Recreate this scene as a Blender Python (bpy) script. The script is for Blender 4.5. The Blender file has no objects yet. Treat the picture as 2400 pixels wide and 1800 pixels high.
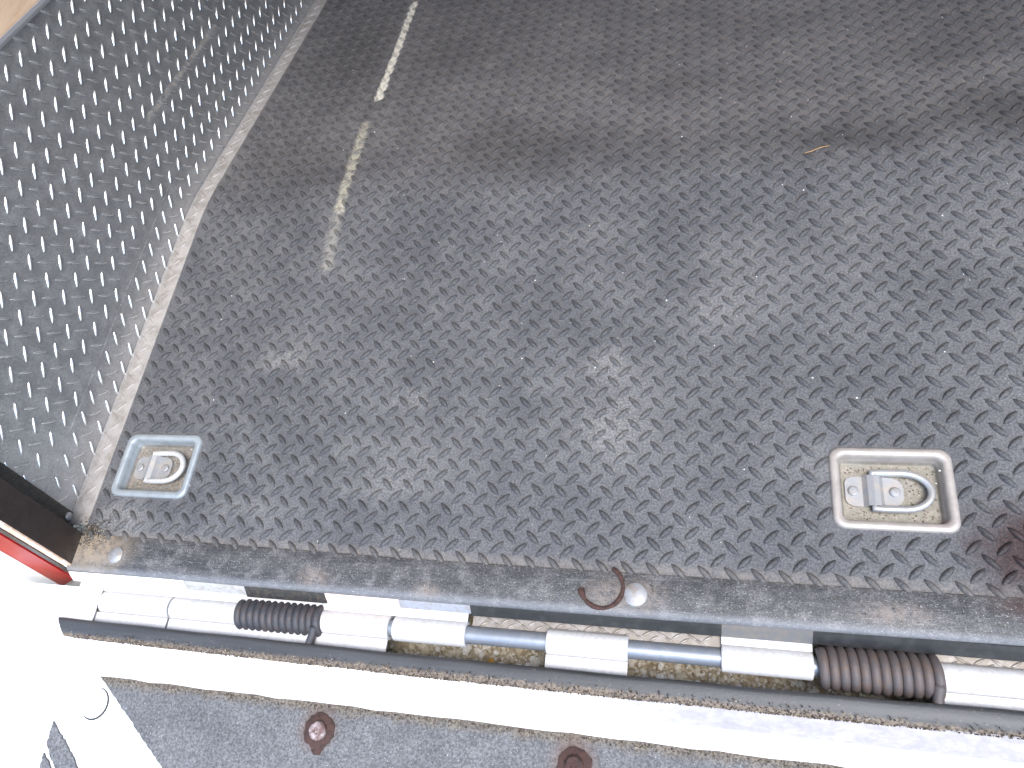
import bpy, bmesh, math, random
from mathutils import Vector, Matrix

random.seed(7)
U = 0.03                      # one tread pitch of the rubber mat, in metres
A = math.radians(10.15)       # the rear part of the trailer floor slopes down to the ramp
RX = Matrix.Rotation(A, 4, 'X')
scene = bpy.context.scene
col = scene.collection

# ------------------------------------------------------------------ camera
CAMP = Vector((26.0553, -7.7383, 29.8481))
RT = Vector((0.967023, 0.113896, -0.227802))
DN = Vector((-0.000110, -0.894248, -0.447572))
FW = Vector((-0.254688, 0.432837, -0.864746))
cd = bpy.data.cameras.new('camera'); cam = bpy.data.objects.new('camera', cd); col.objects.link(cam)
cd.sensor_width = 36.0; cd.lens = 1729.96 * 36 / 2400; cd.clip_start = 0.02; cd.clip_end = 500
m = Matrix.Identity(4)
for r in range(3):
    m[r][0] = RT[r]; m[r][1] = -DN[r]; m[r][2] = -FW[r]; m[r][3] = CAMP[r] * U
cam.matrix_world = RX @ m
scene.camera = cam

# ------------------------------------------------------------------ sky, sun, exposure
SUN_EL, SUN_AZ = math.radians(60), math.radians(152)    # azimuth from +Y, clockwise: behind and to the right of the opening
w = bpy.data.worlds.new('World'); scene.world = w; w.use_nodes = True
nt = w.node_tree
sky = nt.nodes.new('ShaderNodeTexSky'); sky.sky_type = 'NISHITA'; sky.sun_disc = False
sky.sun_elevation = SUN_EL; sky.sun_rotation = SUN_AZ
sky.air_density = 1.0; sky.dust_density = 1.0; sky.ozone_density = 1.0
bg = nt.nodes['Background']; bg.inputs['Strength'].default_value = 0.15
nt.links.new(sky.outputs[0], bg.inputs['Color'])
sl = bpy.data.lights.new('sun', 'SUN'); sl.energy = 1.5; sl.angle = math.radians(30); sl.color = (1.0, 0.97, 0.93)
so = bpy.data.objects.new('sun', sl); col.objects.link(so)
sd = Vector((math.sin(SUN_AZ) * math.cos(SUN_EL), math.cos(SUN_AZ) * math.cos(SUN_EL), math.sin(SUN_EL)))
so.rotation_euler = (-sd).to_track_quat('-Z', 'Y').to_euler()
scene.view_settings.view_transform = 'Standard'; scene.view_settings.look = 'None'
scene.view_settings.exposure = 1.78; scene.view_settings.gamma = 1.0

# ------------------------------------------------------------------ mesh helpers (all coordinates in tread pitches, floor frame)
class MB:
    def __init__(s): s.v = []; s.f = []
    def add(s, vs, fs):
        o = len(s.v); s.v += [Vector(p) for p in vs]; s.f += [tuple(i + o for i in f) for f in fs]; return s
    def box(s, x0, x1, y0, y1, z0, z1, b=0.0):
        if b <= 0:
            vs = [(x, y, z) for z in (z0, z1) for y in (y0, y1) for x in (x0, x1)]
            return s.add(vs, [(0, 2, 3, 1), (4, 5, 7, 6), (0, 1, 5, 4), (2, 6, 7, 3), (0, 4, 6, 2), (1, 3, 7, 5)])
        bm = bmesh.new(); bmesh.ops.create_cube(bm, size=1)
        for v in bm.verts: v.co = Vector(((x0 + x1) / 2 + v.co.x * (x1 - x0), (y0 + y1) / 2 + v.co.y * (y1 - y0), (z0 + z1) / 2 + v.co.z * (z1 - z0)))
        bmesh.ops.bevel(bm, geom=bm.edges[:], offset=b, segments=2, affect='EDGES', profile=0.6)
        bm.verts.index_update()
        s.add([v.co.copy() for v in bm.verts], [tuple(v.index for v in f.verts) for f in bm.faces]); bm.free(); return s
    def prism(s, loops, caps=True, closed=True):
        """stack of equal-length loops"""
        n = len(loops[0]); vs = [p for l in loops for p in l]; fs = []
        for k in range(len(loops) - 1):
            for i in range(n if closed else n - 1):
                j = (i + 1) % n
                fs.append((k * n + i, k * n + j, (k + 1) * n + j, (k + 1) * n + i))
        if caps:
            fs.append(tuple(reversed(range(n)))); fs.append(tuple((len(loops) - 1) * n + i for i in range(n)))
        return s.add(vs, fs)
    def tube(s, path, r, n=10, caps=True):
        loops = []; up = Vector((0, 0, 1)); prev = None
        for i, p in enumerate(path):
            p = Vector(p); a = Vector(path[max(i - 1, 0)]); b = Vector(path[min(i + 1, len(path) - 1)])
            t = (b - a).normalized()
            if prev is None:
                nx = t.cross(up)
                if nx.length < 1e-3: nx = t.cross(Vector((1, 0, 0)))
            else:
                nx = prev - t * prev.dot(t)
            nx.normalize(); prev = nx; ny = t.cross(nx)
            rr = r(i / max(1, len(path) - 1)) if callable(r) else r
            loops.append([p + (nx * math.cos(2 * math.pi * k / n) + ny * math.sin(2 * math.pi * k / n)) * rr for k in range(n)])
        return s.prism(loops, caps)
    def lathe(s, c, prof, n=20, jit=0.0, rnd=None, sx=1.0):
        loops = []
        js = [1 + (rnd.uniform(-jit, jit) if rnd else 0) for _ in range(n)]
        for r, z in prof:
            loops.append([(c[0] + r * sx * js[k] * math.cos(2 * math.pi * k / n), c[1] + r * js[k] * math.sin(2 * math.pi * k / n), c[2] + z) for k in range(n)])
        return s.prism(loops, True)

ORG = {}
def link(o, parent=None):
    col.objects.link(o)
    if parent is not None: o.parent = parent
    return o
def obj(name, mb, mat, parent=None, smooth=False, loc=None, auto=None):
    org = ORG[parent.name] if parent is not None else Vector(loc or (0, 0, 0))
    me = bpy.data.meshes.new(name)
    me.from_pydata([((v - org) * U)[:] for v in mb.v], [], mb.f); me.update()
    if mat: me.materials.append(mat)
    if smooth or auto:
        for p in me.polygons: p.use_smooth = True
    if auto: me.set_sharp_from_angle(angle=math.radians(auto))
    o = bpy.data.objects.new(name, me); link(o, parent)
    if parent is None: o.location = org * U
    ORG[o.name] = org
    return o
def thing(name, label, cat, loc=(0, 0, 0), group=None):
    o = bpy.data.objects.new(name, None); link(o); o.location = Vector(loc) * U; ORG[o.name] = Vector(loc)
    o.empty_display_size = 0.02
    o['label'] = label; o['category'] = cat; o['kind'] = 'thing'
    if group: o['group'] = group
    return o
def tag(o, label, cat, group=None, kind=None):
    o['label'] = label; o['category'] = cat
    if group: o['group'] = group
    o['kind'] = kind or 'thing'
    return o

def seen(p, mx=0.10):
    q = Vector(p) - CAMP; d = q.dot(FW)
    if d < 1: return None
    u = q.dot(RT) / d * 1729.96 / 1200; v = q.dot(DN) / d * 1729.96 / 900
    if abs(u) < 1 + mx and abs(v) < 1 + mx: return u, v, d
    return None

# ------------------------------------------------------------------ material helpers
def srgb(r, g, b):
    f = lambda c: (c / 255) / 12.92 if c <= 10 else ((c / 255 + 0.055) / 1.055) ** 2.4
    return (f(r), f(g), f(b), 1.0)
def grey(v, t=(1, 1, 1)): return (v * t[0], v * t[1], v * t[2], 1.0)

class NT:
    def __init__(s, name, ref=None):
        s.m = bpy.data.materials.new(name); s.m.use_nodes = True; s.t = s.m.node_tree
        s.b = s.t.nodes['Principled BSDF']; s.n = s.t.nodes; s.ref = ref
        tc = s.n.new('ShaderNodeTexCoord')
        if ref is not None: tc.object = ref
        mp = s.n.new('ShaderNodeVectorMath'); mp.operation = 'SCALE'; mp.inputs['Scale'].default_value = 1 / U
        s.t.links.new(tc.outputs['Object'], mp.inputs[0]); s.co = mp.outputs[0]
    def L(s, a, b): s.t.links.new(a, b)
    def setin(s, inp, v):
        if isinstance(v, bpy.types.NodeSocket): s.L(v, inp)
        else: inp.default_value = v
    def noise(s, scale, detail=4, rough=0.6, co=None, stretch=None, dist=0.0):
        n = s.n.new('ShaderNodeTexNoise'); n.inputs['Scale'].default_value = scale; n.inputs['Detail'].default_value = detail
        n.inputs['Roughness'].default_value = rough; n.inputs['Distortion'].default_value = dist
        c = co or s.co
        if stretch: c = s.vm('MULTIPLY', c, stretch)
        s.L(c, n.inputs['Vector']); return n.outputs['Fac']
    def vor(s, scale, feat='F1', out='Distance', co=None):
        n = s.n.new('ShaderNodeTexVoronoi'); n.inputs['Scale'].default_value = scale; n.feature = feat
        s.L(co or s.co, n.inputs['Vector']); return n.outputs[out]
    def vm(s, op, a, b=None):
        n = s.n.new('ShaderNodeVectorMath'); n.operation = op; s.setin(n.inputs[0], a)
        if b is not None: s.setin(n.inputs[1], b)
        return n.outputs['Value'] if op in ('LENGTH', 'DISTANCE', 'DOT_PRODUCT') else n.outputs['Vector']
    def ma(s, op, a, b=0.0, clamp=False):
        n = s.n.new('ShaderNodeMath'); n.operation = op; n.use_clamp = clamp; s.setin(n.inputs[0], a); s.setin(n.inputs[1], b); return n.outputs[0]
    def mr(s, v, a, b, c=0.0, d=1.0, smooth=True):
        n = s.n.new('ShaderNodeMapRange'); n.interpolation_type = 'SMOOTHSTEP' if smooth else 'LINEAR'
        s.setin(n.inputs['Value'], v); n.inputs['From Min'].default_value = a; n.inputs['From Max'].default_value = b
        n.inputs['To Min'].default_value = c; n.inputs['To Max'].default_value = d; return n.outputs['Result']
    def mix(s, f, a, b, mode='MIX'):
        n = s.n.new('ShaderNodeMix'); n.data_type = 'RGBA'; n.blend_type = mode
        s.setin(n.inputs[0], f); s.setin(n.inputs[6], a); s.setin(n.inputs[7], b); return n.outputs[2]
    def sep(s, co=None):
        n = s.n.new('ShaderNodeSeparateXYZ'); s.L(co or s.co, n.inputs[0]); return n.outputs
    def flat(s, co):
        return s.vm('MULTIPLY', co, (1, 1, 0))
    def ell(s, co, cx, cy, rx, ry, soft=0.6):
        v = s.vm('SUBTRACT', co, (cx, cy, 0)); v = s.vm('MULTIPLY', v, (1 / rx, 1 / ry, 0)); l = s.vm('LENGTH', v)
        return s.mr(l, 1.0, 1.0 - soft)
    def seg(s, co, a, b, wid, soft=0.3):
        """mask of a stroke from a to b"""
        ax, ay = a; bx, by = b; d = Vector((bx - ax, by - ay)); ln = d.length; d.normalize()
        v = s.vm('SUBTRACT', co, (ax, ay, 0))
        al = s.vm('DOT_PRODUCT', v, (d.x, d.y, 0)); ac = s.vm('DOT_PRODUCT', v, (-d.y, d.x, 0))
        m1 = s.mr(s.ma('ABSOLUTE', ac), wid / 2 * (1 + soft), wid / 2 * (1 - soft))
        m2 = s.mr(al, -0.2, 0.1); m3 = s.mr(al, ln + 0.2, ln - 0.1)
        return s.ma('MULTIPLY', m1, s.ma('MULTIPLY', m2, m3))
    def bump(s, h, strength=0.3, dist=0.02):
        n = s.n.new('ShaderNodeBump'); n.inputs['Strength'].default_value = strength; n.inputs['Distance'].default_value = dist * U
        s.L(h, n.inputs['Height']); s.L(n.outputs[0], s.b.inputs['Normal'])
    def island(s):
        n = s.n.new('ShaderNodeNewGeometry'); return n.outputs['Random Per Island']
    def ramp(s, f, stops):
        n = s.n.new('ShaderNodeValToRGB'); e = n.color_ramp.elements
        while len(e) < len(stops): e.new(0.5)
        for k, (p, c) in enumerate(stops): e[k].position = p; e[k].color = c
        s.L(f, n.inputs[0]); return n.outputs[0]
    def out(s, color=None, rough=None, metal=None, spec=None):
        for k, v in (('Base Color', color), ('Roughness', rough), ('Metallic', metal), ('Specular IOR Level', spec)):
            if v is not None: s.setin(s.b.inputs[k], v)
        return s.m

def mat_simple(name, c, rough=0.6, metal=0.0, spot=None, sc=6.0, amt=0.5, bump=0.0, spec=None):
    t = NT(name); cc = c
    if spot is not None:
        f = t.mr(t.noise(sc, 6, 0.65), 0.42, 0.68); cc = t.mix(t.ma('MULTIPLY', f, amt), c, spot)
    if bump: t.bump(t.noise(sc * 4, 4, 0.6), bump, 0.03)
    return t.out(cc, rough, metal, spec)

DIRT = srgb(122, 104, 84); RUST = srgb(112, 62, 44); DUST = srgb(168, 158, 146)

# ------------------------------------------------------------------ the floor surface: flat rear part, bend, level front part
YB = 19.6
def surf(x, s_, lift=0.0):
    """floor point at distance s_ along the surface from the ramp end"""
    b0, b1 = YB - 1.5, YB + 1.5
    if s_ <= b0: return Vector((x, s_, lift))
    if s_ < b1:
        R = (b1 - b0) / A; t = (s_ - b0) / R
        return Vector((x, b0 + R * math.sin(t) + lift * math.sin(t), -R * (1 - math.cos(t)) + lift * math.cos(t)))
    R = (b1 - b0) / A; e = s_ - b1
    return Vector((x, b0 + R * math.sin(A) + e * math.cos(A) + lift * math.sin(A), -R * (1 - math.cos(A)) - e * math.sin(A) + lift * math.cos(A)))
def sang(s_):
    b0, b1 = YB - 1.5, YB + 1.5
    return 0.0 if s_ <= b0 else A if s_ >= b1 else (s_ - b0) / (b1 - b0) * A

def lens(L=0.86, W=0.28, H=0.14):
    mb = MB(); st = [-1, -0.72, -0.36, 0, 0.36, 0.72, 1]; rows = []
    for t in st:
        wv = W / 2 * (1 - t * t) ** 0.9; h = H * (1 - t * t) ** 0.6
        if abs(t) == 1: rows.append([(t * L / 2, 0, -0.01)])
        else: rows.append([(t * L / 2, -wv, -0.01), (t * L / 2, -wv * 0.62, h * 0.86), (t * L / 2, 0, h), (t * L / 2, wv * 0.62, h * 0.86), (t * L / 2, wv, -0.01)])
    vs = []; idx = []
    for r in rows: idx.append(list(range(len(vs), len(vs) + len(r)))); vs += r
    fs = []
    for k in range(len(rows) - 1):
        a, b = idx[k], idx[k + 1]
        if len(a) == 1: fs += [(a[0], b[i + 1], b[i]) for i in range(4)]
        elif len(b) == 1: fs += [(a[i], a[i + 1], b[0]) for i in range(4)]
        else: fs += [(a[i], a[i + 1], b[i + 1], b[i]) for i in range(4)]
    mb.add(vs, [tuple(reversed(f)) for f in fs] if False else fs)
    return mb

def lens_mesh(name, mat, **k):
    mb = lens(**k); me = bpy.data.meshes.new(name)
    me.from_pydata([(v * U)[:] for v in mb.v], [], mb.f)
    bm = bmesh.new(); bm.from_mesh(me); bmesh.ops.recalc_face_normals(bm, faces=bm.faces[:])
    if sum(f.normal.z for f in bm.faces) < 0: bmesh.ops.reverse_faces(bm, faces=bm.faces[:])
    bm.to_mesh(me); bm.free()
    for p in me.polygons: p.use_smooth = True
    me.materials.append(mat); return me

def studs(parent, me, mats, first, name, rest_name, mat, part_label=None):
    """mats: list of (key, Matrix in pitches). The first ones as parts, the rest joined into one part."""
    mats = sorted(mats, key=lambda a: a[0])
    for _, M in mats[:first]:
        o = bpy.data.objects.new(name, me); link(o, parent)
        M2 = M.copy(); M2.translation = M.translation * U; o.matrix_local = M2
    if len(mats) > first:
        vs = []; fs = []
        bv = [v.co / U for v in me.vertices]; bf = [tuple(p.vertices) for p in me.polygons]
        for _, M in mats[first:]:
            o_ = len(vs); vs += [((M @ v) * U)[:] for v in bv]; fs += [tuple(i + o_ for i in f) for f in bf]
        m2 = bpy.data.meshes.new(rest_name); m2.from_pydata(vs, [], fs); m2.update()
        for p in m2.polygons: p.use_smooth = True
        m2.materials.append(mat)
        o = bpy.data.objects.new(rest_name, m2); link(o, parent); o['kind'] = 'stuff'

def frame(p, ex, ey, ez):
    M = Matrix.Identity(4)
    for r in range(3): M[r][0] = ex[r]; M[r][1] = ey[r]; M[r][2] = ez[r]; M[r][3] = p[r]
    return M

# ------------------------------------------------------------------ rubber floor mat
PANS = ((-0.62, 2.62), (33.0, 2.66)); PW, PD = 4.42, 3.34
mat_root = thing('floor_mat', 'dark grey diamond tread rubber mat covering the trailer floor', 'floor mat')
def make_mat_material(stud):
    t = NT('rubber_stud' if stud else 'rubber', mat_root)
    P = t.flat(t.co)
    wob = t.n.new('ShaderNodeTexNoise'); wob.inputs['Scale'].default_value = 0.9; wob.inputs['Detail'].default_value = 5; wob.inputs['Roughness'].default_value = 0.7
    t.L(P, wob.inputs['Vector'])
    D = t.vm('ADD', P, t.vm('MULTIPLY', t.vm('SUBTRACT', wob.outputs['Color'], (0.5, 0.5, 0.5)), (3.0, 3.0, 0)))
    D2 = t.vm('ADD', P, t.vm('MULTIPLY', t.vm('SUBTRACT', wob.outputs['Color'], (0.5, 0.5, 0.5)), (0.5, 0.5, 0)))
    grain = t.noise(11.0, 3, 0.8); fine = t.noise(30.0, 2, 0.7)
    big = t.noise(0.22, 5, 0.6); mid = t.noise(0.9, 5, 0.65)
    base = t.mix(t.mr(big, 0.35, 0.65), grey(0.069, (0.98, 0.99, 1.07)), grey(0.093, (0.99, 0.99, 1.04)))
    base = t.mix(t.ma('MULTIPLY', t.mr(mid, 0.45, 0.72), 0.4), base, grey(0.13, (1.01, 1.0, 0.98)))
    base = t.mix(t.mr(grain, 0.36, 0.64, 0, 1), t.mix(1.0, base, grey(0.60), 'MULTIPLY'), t.mix(1.0, base, grey(1.36), 'MULTIPLY'))
    # brown dust on the level front, its lightness painting in missing interior light
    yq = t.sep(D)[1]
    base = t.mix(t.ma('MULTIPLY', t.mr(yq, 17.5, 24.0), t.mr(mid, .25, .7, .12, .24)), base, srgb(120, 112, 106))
    # darker oily patches
    for cx, cy, rx, ry, k in ((15.5, 22.5, 7.0, 4.2, 0.55), (24, 21.5, 20, 3.6, 0.3), (33, 21.2, 6, 2.2, 0.6), (40.5, 22.5, 6, 3.2, 0.7), (2, 22, 6, 5, 0.5), (25, 27, 6, 2.5, 0.35), (1.5, 34, 5, 9, 0.5), (9, 33, 4, 5, 0.3), (38, 28, 5, 2.5, 0.3)):
        base = t.mix(t.ma('MULTIPLY', t.ell(D, cx, cy, rx, ry, 1.0), k), base, grey(0.036, (1.03, 0.99, 0.99)))
    # dusty tan patches
    spk = t.mr(t.noise(9.0, 4, 0.85), 0.46, 0.60)
    for cx, cy, rx, ry, k in ((21.8, 8.0, 1.8, 1.4, 0.5), (22.0, 4.8, 2.2, 2.0, 0.5), (22.6, 6.4, 1.3, 1.0, 0.45), (12.4, 6.2, 1.4, 1.1, 0.6), (12.2, 2.2, 3.2, 1.5, 0.35), (5.0, 8.6, 1.6, 1.0, 0.5), (21.8, 5.8, 4.5, 4.0, 0.3), (12.2, 3.4, 5.5, 2.4, 0.3), (5.2, 8.8, 3.4, 1.8, 0.3), (27.5, 12.5, 3.4, 4.0, 0.3), (33, 15, 4, 3, 0.25), (20.0, 15.5, 2.6, 1.4, 0.3),
                              (24, 38, 5, 4, 0.45), (5.2, 0.6, 3.5, 1.0, 0.35), (-1.5, -0.2, 2.4, 1.4, 0.7), (26.5, 10.8, 2.5, 1.5, 0.3), (30, 36, 6, 4, 0.3), (30.5, 3.0, 1.0, 3.0, 0.25)):
        mk = t.ma('MULTIPLY', t.ell(D, cx, cy, rx, ry, 0.9), k)
        mk = t.ma('MULTIPLY', mk, t.ma('ADD', t.ma('MULTIPLY', spk, 0.85), 0.08), True)
        base = t.mix(mk, base, srgb(146, 143, 138))
    # line of dirt where the mat meets the sill
    yy = t.sep(D2)[1]
    base = t.mix(t.ma('MULTIPLY', t.ma('MULTIPLY', t.mr(yy, -0.6, -1.1), 0.36), t.mr(t.noise(2.6, 5, 0.8), 0.36, 0.62, 0.15, 1.0)), base, srgb(140, 131, 120))
    # reddish stain near the right tie-down
    rs = t.ell(D, 37.3, 0.5, 2.9, 2.8, 0.85)
    base = t.mix(t.ma('MULTIPLY', rs, 0.95), base, t.mix(t.mr(grain, 0.4, 0.62), srgb(22, 14, 15), srgb(58, 36, 34)))
    # worn paint strokes
    rag = t.mr(t.noise(3.0, 5, 0.7), 0.30, 0.55)
    s1 = t.seg(D2, (4.74, 41.55), (5.28, 28.8), 0.52)
    base = t.mix(t.ma('MULTIPLY', s1, t.ma('ADD', 0.55, t.ma('MULTIPLY', rag, 0.4))), base, srgb(200, 195, 182))
    s2 = t.seg(D2, (5.15, 26.5), (5.75, 18.2), 0.55, 0.5)
    base = t.mix(t.ma('MULTIPLY', s2, t.ma('MULTIPLY', rag, 0.55)), base, srgb(176, 170, 150))
    s3 = t.seg(D2, (5.55, 18.6), (5.95, 14.2), 0.7, 0.6)
    base = t.mix(t.ma('MULTIPLY', s3, t.ma('MULTIPLY', rag, 0.32)), base, srgb(165, 160, 148))
    # pale specks of grit
    sp = t.ma('MULTIPLY', t.ma('GREATER_THAN', fine, 0.685), t.mr(mid, 0.35, 0.6))
    base = t.mix(t.ma('MULTIPLY', sp, 0.55), base, grey(0.42))
    if stud: base = t.mix(1.0, base, grey(0.62), 'MULTIPLY')          # studs rubbed clean of dust, darkened further for shade on their far faces
    t.bump(grain, 0.3, 0.05)
    return t.out(base, 0.62 if stud else t.mr(mid, 0.3, 0.7, 0.6, 0.8), 0.0, 0.4)
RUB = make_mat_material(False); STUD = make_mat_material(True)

mb = MB()
xs = [-3.5, PANS[0][0] - PW / 2 + .2, PANS[0][0] + PW / 2 - .2, PANS[1][0] - PW / 2 + .2, PANS[1][0] + PW / 2 - .2, 79.5]
ss = [-1.6, PANS[0][1] - PD / 2 + .2, PANS[0][1] + PD / 2 - .2, 12.0] + [YB - 1.5 + 0.3 * k for k in range(11)] + [40.0, 80.0, 160.0]
for i in range(len(xs) - 1):
    for j in range(len(ss) - 1):
        if j == 1 and i in (1, 3): continue
        a = [surf(xs[i], ss[j]), surf(xs[i + 1], ss[j]), surf(xs[i + 1], ss[j + 1]), surf(xs[i], ss[j + 1])]
        mb.add(a, [(0, 1, 2, 3)])
# cut edge of the mat along the wall
for j in range(len(ss) - 1):
    a, b = surf(-3.5, ss[j]), surf(-3.5, ss[j + 1])
    mb.add([a, b, b - Vector((0, 0, .12)), a - Vector((0, 0, .12))], [(0, 1, 2, 3)])
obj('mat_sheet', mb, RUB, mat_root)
stud_me = lens_mesh('tread_stud', STUD)
PITCH = 1.042
ms = []
for j in range(-2, 100):
    for i in range(-4, 80):
        for half in (0, 1):
            x = i + 0.5 * half; s_ = (j + 0.5 * half) * PITCH
            if s_ < -1.45 or x < -3.25 or x > 79: continue
            if any(abs(x - px) < PW / 2 + .05 and abs(s_ - py) < PD / 2 + .05 for px, py in PANS): continue
            p = surf(x, s_); q = seen(p, 0.75)
            if not q: continue
            an = sang(s_); ey = Vector((0, math.cos(an), -math.sin(an))); ez = Vector((0, math.sin(an), math.cos(an))); ex = Vector((1, 0, 0))
            th = math.radians(45 if half else -45); c, s2 = math.cos(th), math.sin(th)
            ms.append((q[2] if max(abs(q[0]), abs(q[1])) < 1 else 999, frame(p, ex * c + ey * s2, ey * c - ex * s2, ez)))
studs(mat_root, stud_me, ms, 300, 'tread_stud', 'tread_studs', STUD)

# ------------------------------------------------------------------ left wall
e1 = Vector((0, math.cos(A), -math.sin(A))); e2 = Vector((0, math.sin(A), math.cos(A)))   # level and upright in the floor frame
def lev(x, a, h): return Vector((x, 0, 0)) + e1 * a + e2 * h
WX = -4.7
wall = thing('side_wall', 'left trailer wall with bright diamond plate below tan plywood', 'wall', (WX, 0, 0))
def make_plate_material(name, dusty):
    t = NT(name, wall)
    x, y, z = t.sep()
    n1 = t.noise(1.1, 6, 0.65); n2 = t.noise(9.0, 4, 0.7)
    c = t.mix(t.mr(n1, 0.35, 0.7), grey(0.48, (0.995, 0.995, 1.01)), grey(0.62, (1, 1.0, 1.0)))
    c = t.mix(t.mr(n2, 0.35, 0.7, 0, 0.5), c, grey(0.22, (1, 0.99, 0.97)))
    rough = t.mr(n1, 0.3, 0.7, 0.34, 0.48); metal = 0.72
    if dusty:
        yy = t.ma('ADD', x, t.ma('MULTIPLY', t.ma('SUBTRACT', t.noise(2.2, 5, 0.7), 0.5), 0.5))
        mk = t.ma('MULTIPLY', t.mr(yy, -0.05, 0.3), t.mr(t.noise(5.0, 5, 0.7), 0.18, 0.6, 0.72, 1.0))
        c = t.mix(mk, c, t.mix(t.mr(n1, 0.4, 0.65), srgb(148, 143, 139), srgb(122, 116, 110)))
        rough = t.ma('MAXIMUM', rough, t.ma('MULTIPLY', mk, 0.75))
        metal = t.ma('SUBTRACT', 0.78, t.ma('MULTIPLY', mk, 0.72))
    else:
        Q = t.n.new('ShaderNodeCombineXYZ'); t.L(y, Q.inputs[0]); t.L(z, Q.inputs[1]); Q = Q.outputs[0]
        wob = t.vm('ADD', Q, t.vm('MULTIPLY', t.vm('SUBTRACT', t.vm('MULTIPLY', Q, (0, 0, 0)), (0, 0, 0)), (0, 0, 0)))
        s1 = t.seg(wob, (15.6, 7.9), (21.0, 2.6), 0.42, 0.5) if False else t.seg(wob, SC1[0], SC1[1], 0.36, 0.5)
        s2 = t.seg(wob, SC2[0], SC2[1], 0.30, 0.5)
        mk = t.ma('MULTIPLY', t.ma('MAXIMUM', s1, t.ma('MULTIPLY', s2, 0.8)), t.mr(t.noise(4.0, 5, 0.8), 0.40, 0.58))
        # dirt rising from the floor, and the grubby corner by the door post
        hh = t.ma('ADD', z, t.ma('MULTIPLY', t.ma('MAXIMUM', t.ma('SUBTRACT', y, 19.6), 0.0), math.tan(A)))
        hh = t.ma('ADD', hh, t.ma('MULTIPLY', t.ma('SUBTRACT', t.noise(2.6, 5, 0.75), 0.5), 0.9))
        foot = t.mr(hh, 0.42, 0.18)
        lo = t.mr(hh, 1.6, 0.0)
        co = t.ell(wob, 0.8, 1.0, 4.2, 4.5, 0.9)
        mk2 = t.ma('MULTIPLY', t.ma('MAXIMUM', t.ma('MULTIPLY', lo, 0.35), t.ma('MULTIPLY', co, 0.65)), t.mr(t.noise(2.0, 6, 0.7), 0.3, 0.62))
        c = t.mix(t.ma('MULTIPLY', mk2, 0.8), c, srgb(140, 134, 128)); c = t.mix(t.ma('MULTIPLY', mk, .75), c, srgb(165, 152, 138)); c = t.mix(t.ma('MULTIPLY', foot, .9), c, srgb(152, 146, 142))
        m3 = t.ma('MAXIMUM', t.ma('MAXIMUM', mk, mk2), foot)
        rough = t.ma('MAXIMUM', rough, t.ma('MULTIPLY', m3, 0.7)); metal = t.ma('SUBTRACT', 0.78, t.ma('MULTIPLY', m3, 0.6))
    t.bump(t.noise(2.5, 5, 0.6), 0.12, 0.06)
    return t.out(c, rough, metal)
SC1 = ((19.9, 8.8), (15.0, 3.1)); SC2 = ((16.5, 1.2), (15.2, 0.6))   # overwritten below from picture measurements
def wallpt(px, py):
    d = RT * ((px - 1200) / 1729.96) + DN * ((py - 900) / 1729.96) + FW
    t_ = (WX - CAMP.x) / d.x; p = CAMP + d * t_; return (p.y, p.z)
SC1 = (wallpt(502, 62), wallpt(346, 280)); SC2 = (wallpt(518, 218), wallpt(508, 268))
POLISH = mat_simple('polished_aluminium', grey(.72, (.99, 1, 1.01)), .26, .85, grey(.5), 3, .5)
PLATE = make_plate_material('aluminium_plate', False); FLANGE = make_plate_material('dusty_aluminium', True)
TOPH = 16.15
def y_floor_h(s_): p = surf(0, s_); return p.y * math.sin(A) + p.z * math.cos(A), p.y * math.cos(A) - p.z * math.sin(A)
mb = MB()
sl_ = [-0.6, 8, 16] + [YB - 1.5 + 0.5 * k for k in range(7)] + [40, 80, 160]
lo_ = [(lambda hp: (hp[1], hp[0]))(y_floor_h(s_)) for s_ in sl_]
for (a0, h0), (a1, h1) in zip(lo_[:-1], lo_[1:]):
    mb.add([lev(WX, a0, h0), lev(WX, a1, h1), lev(WX, a1, TOPH), lev(WX, a0, TOPH)], [(0, 1, 2, 3)])
obj('diamond_plate', mb, PLATE, wall)
mb = MB()                                                           # kick plate over the rear part
KH = 1.95; kx = WX + 0.022
mb.box(WX + 0.005, kx, -0.6, YB - 0.2, 0.0, KH)
kick = obj('kick_plate', mb, PLATE, wall)
mb = MB()
for j in range(len(sl_) - 1):
    lift = 0.06 if sl_[j + 1] <= YB - 0.4 else 0.035
    a = [surf(WX + .05, sl_[j], lift), surf(-3.46, sl_[j], lift), surf(-3.46, sl_[j + 1], lift), surf(WX + .05, sl_[j + 1], lift)]
    b = [p - Vector((0, 0, .1)) for p in a]
    mb.add(a + b, [(0, 1, 2, 3), (1, 5, 6, 2), (0, 4, 5, 1), (3, 2, 6, 7)])
obj('floor_flange', mb, FLANGE, wall)
wl_me = lens_mesh('raised_diamond', POLISH, L=0.90, W=0.16, H=0.075)
n_ = Vector((1, 0, 0)); ms = []; o0 = (8.335, 9.185)
for i in range(-10, 45):
    for k in range(-10, 10):
        for half in (0, 1):
            a = o0[0] + (i + .5 * half) * 1.206; h = o0[1] + (k + .5 * half) * 1.197
            p = lev(WX, a, h)
            if h > TOPH - .25 or p.y < -0.3: continue
            fl = y_floor_h(YB + (a - YB))[0] if False else None
            if p.y < YB - 0.2:
                if p.z < KH + 0.35: continue
            elif h < (YB * math.sin(A)) + 0.2: continue
            q = seen(p, 0.5)
            if not q: continue
            d1 = (e1 + e2).normalized() if not half else (e1 - e2).normalized()
            d2 = n_.cross(d1)
            ms.append((q[2] if max(abs(q[0]), abs(q[1])) < 1 else 999, frame(p - Vector((WX, 0, 0)), d1, d2, n_)))
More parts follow.
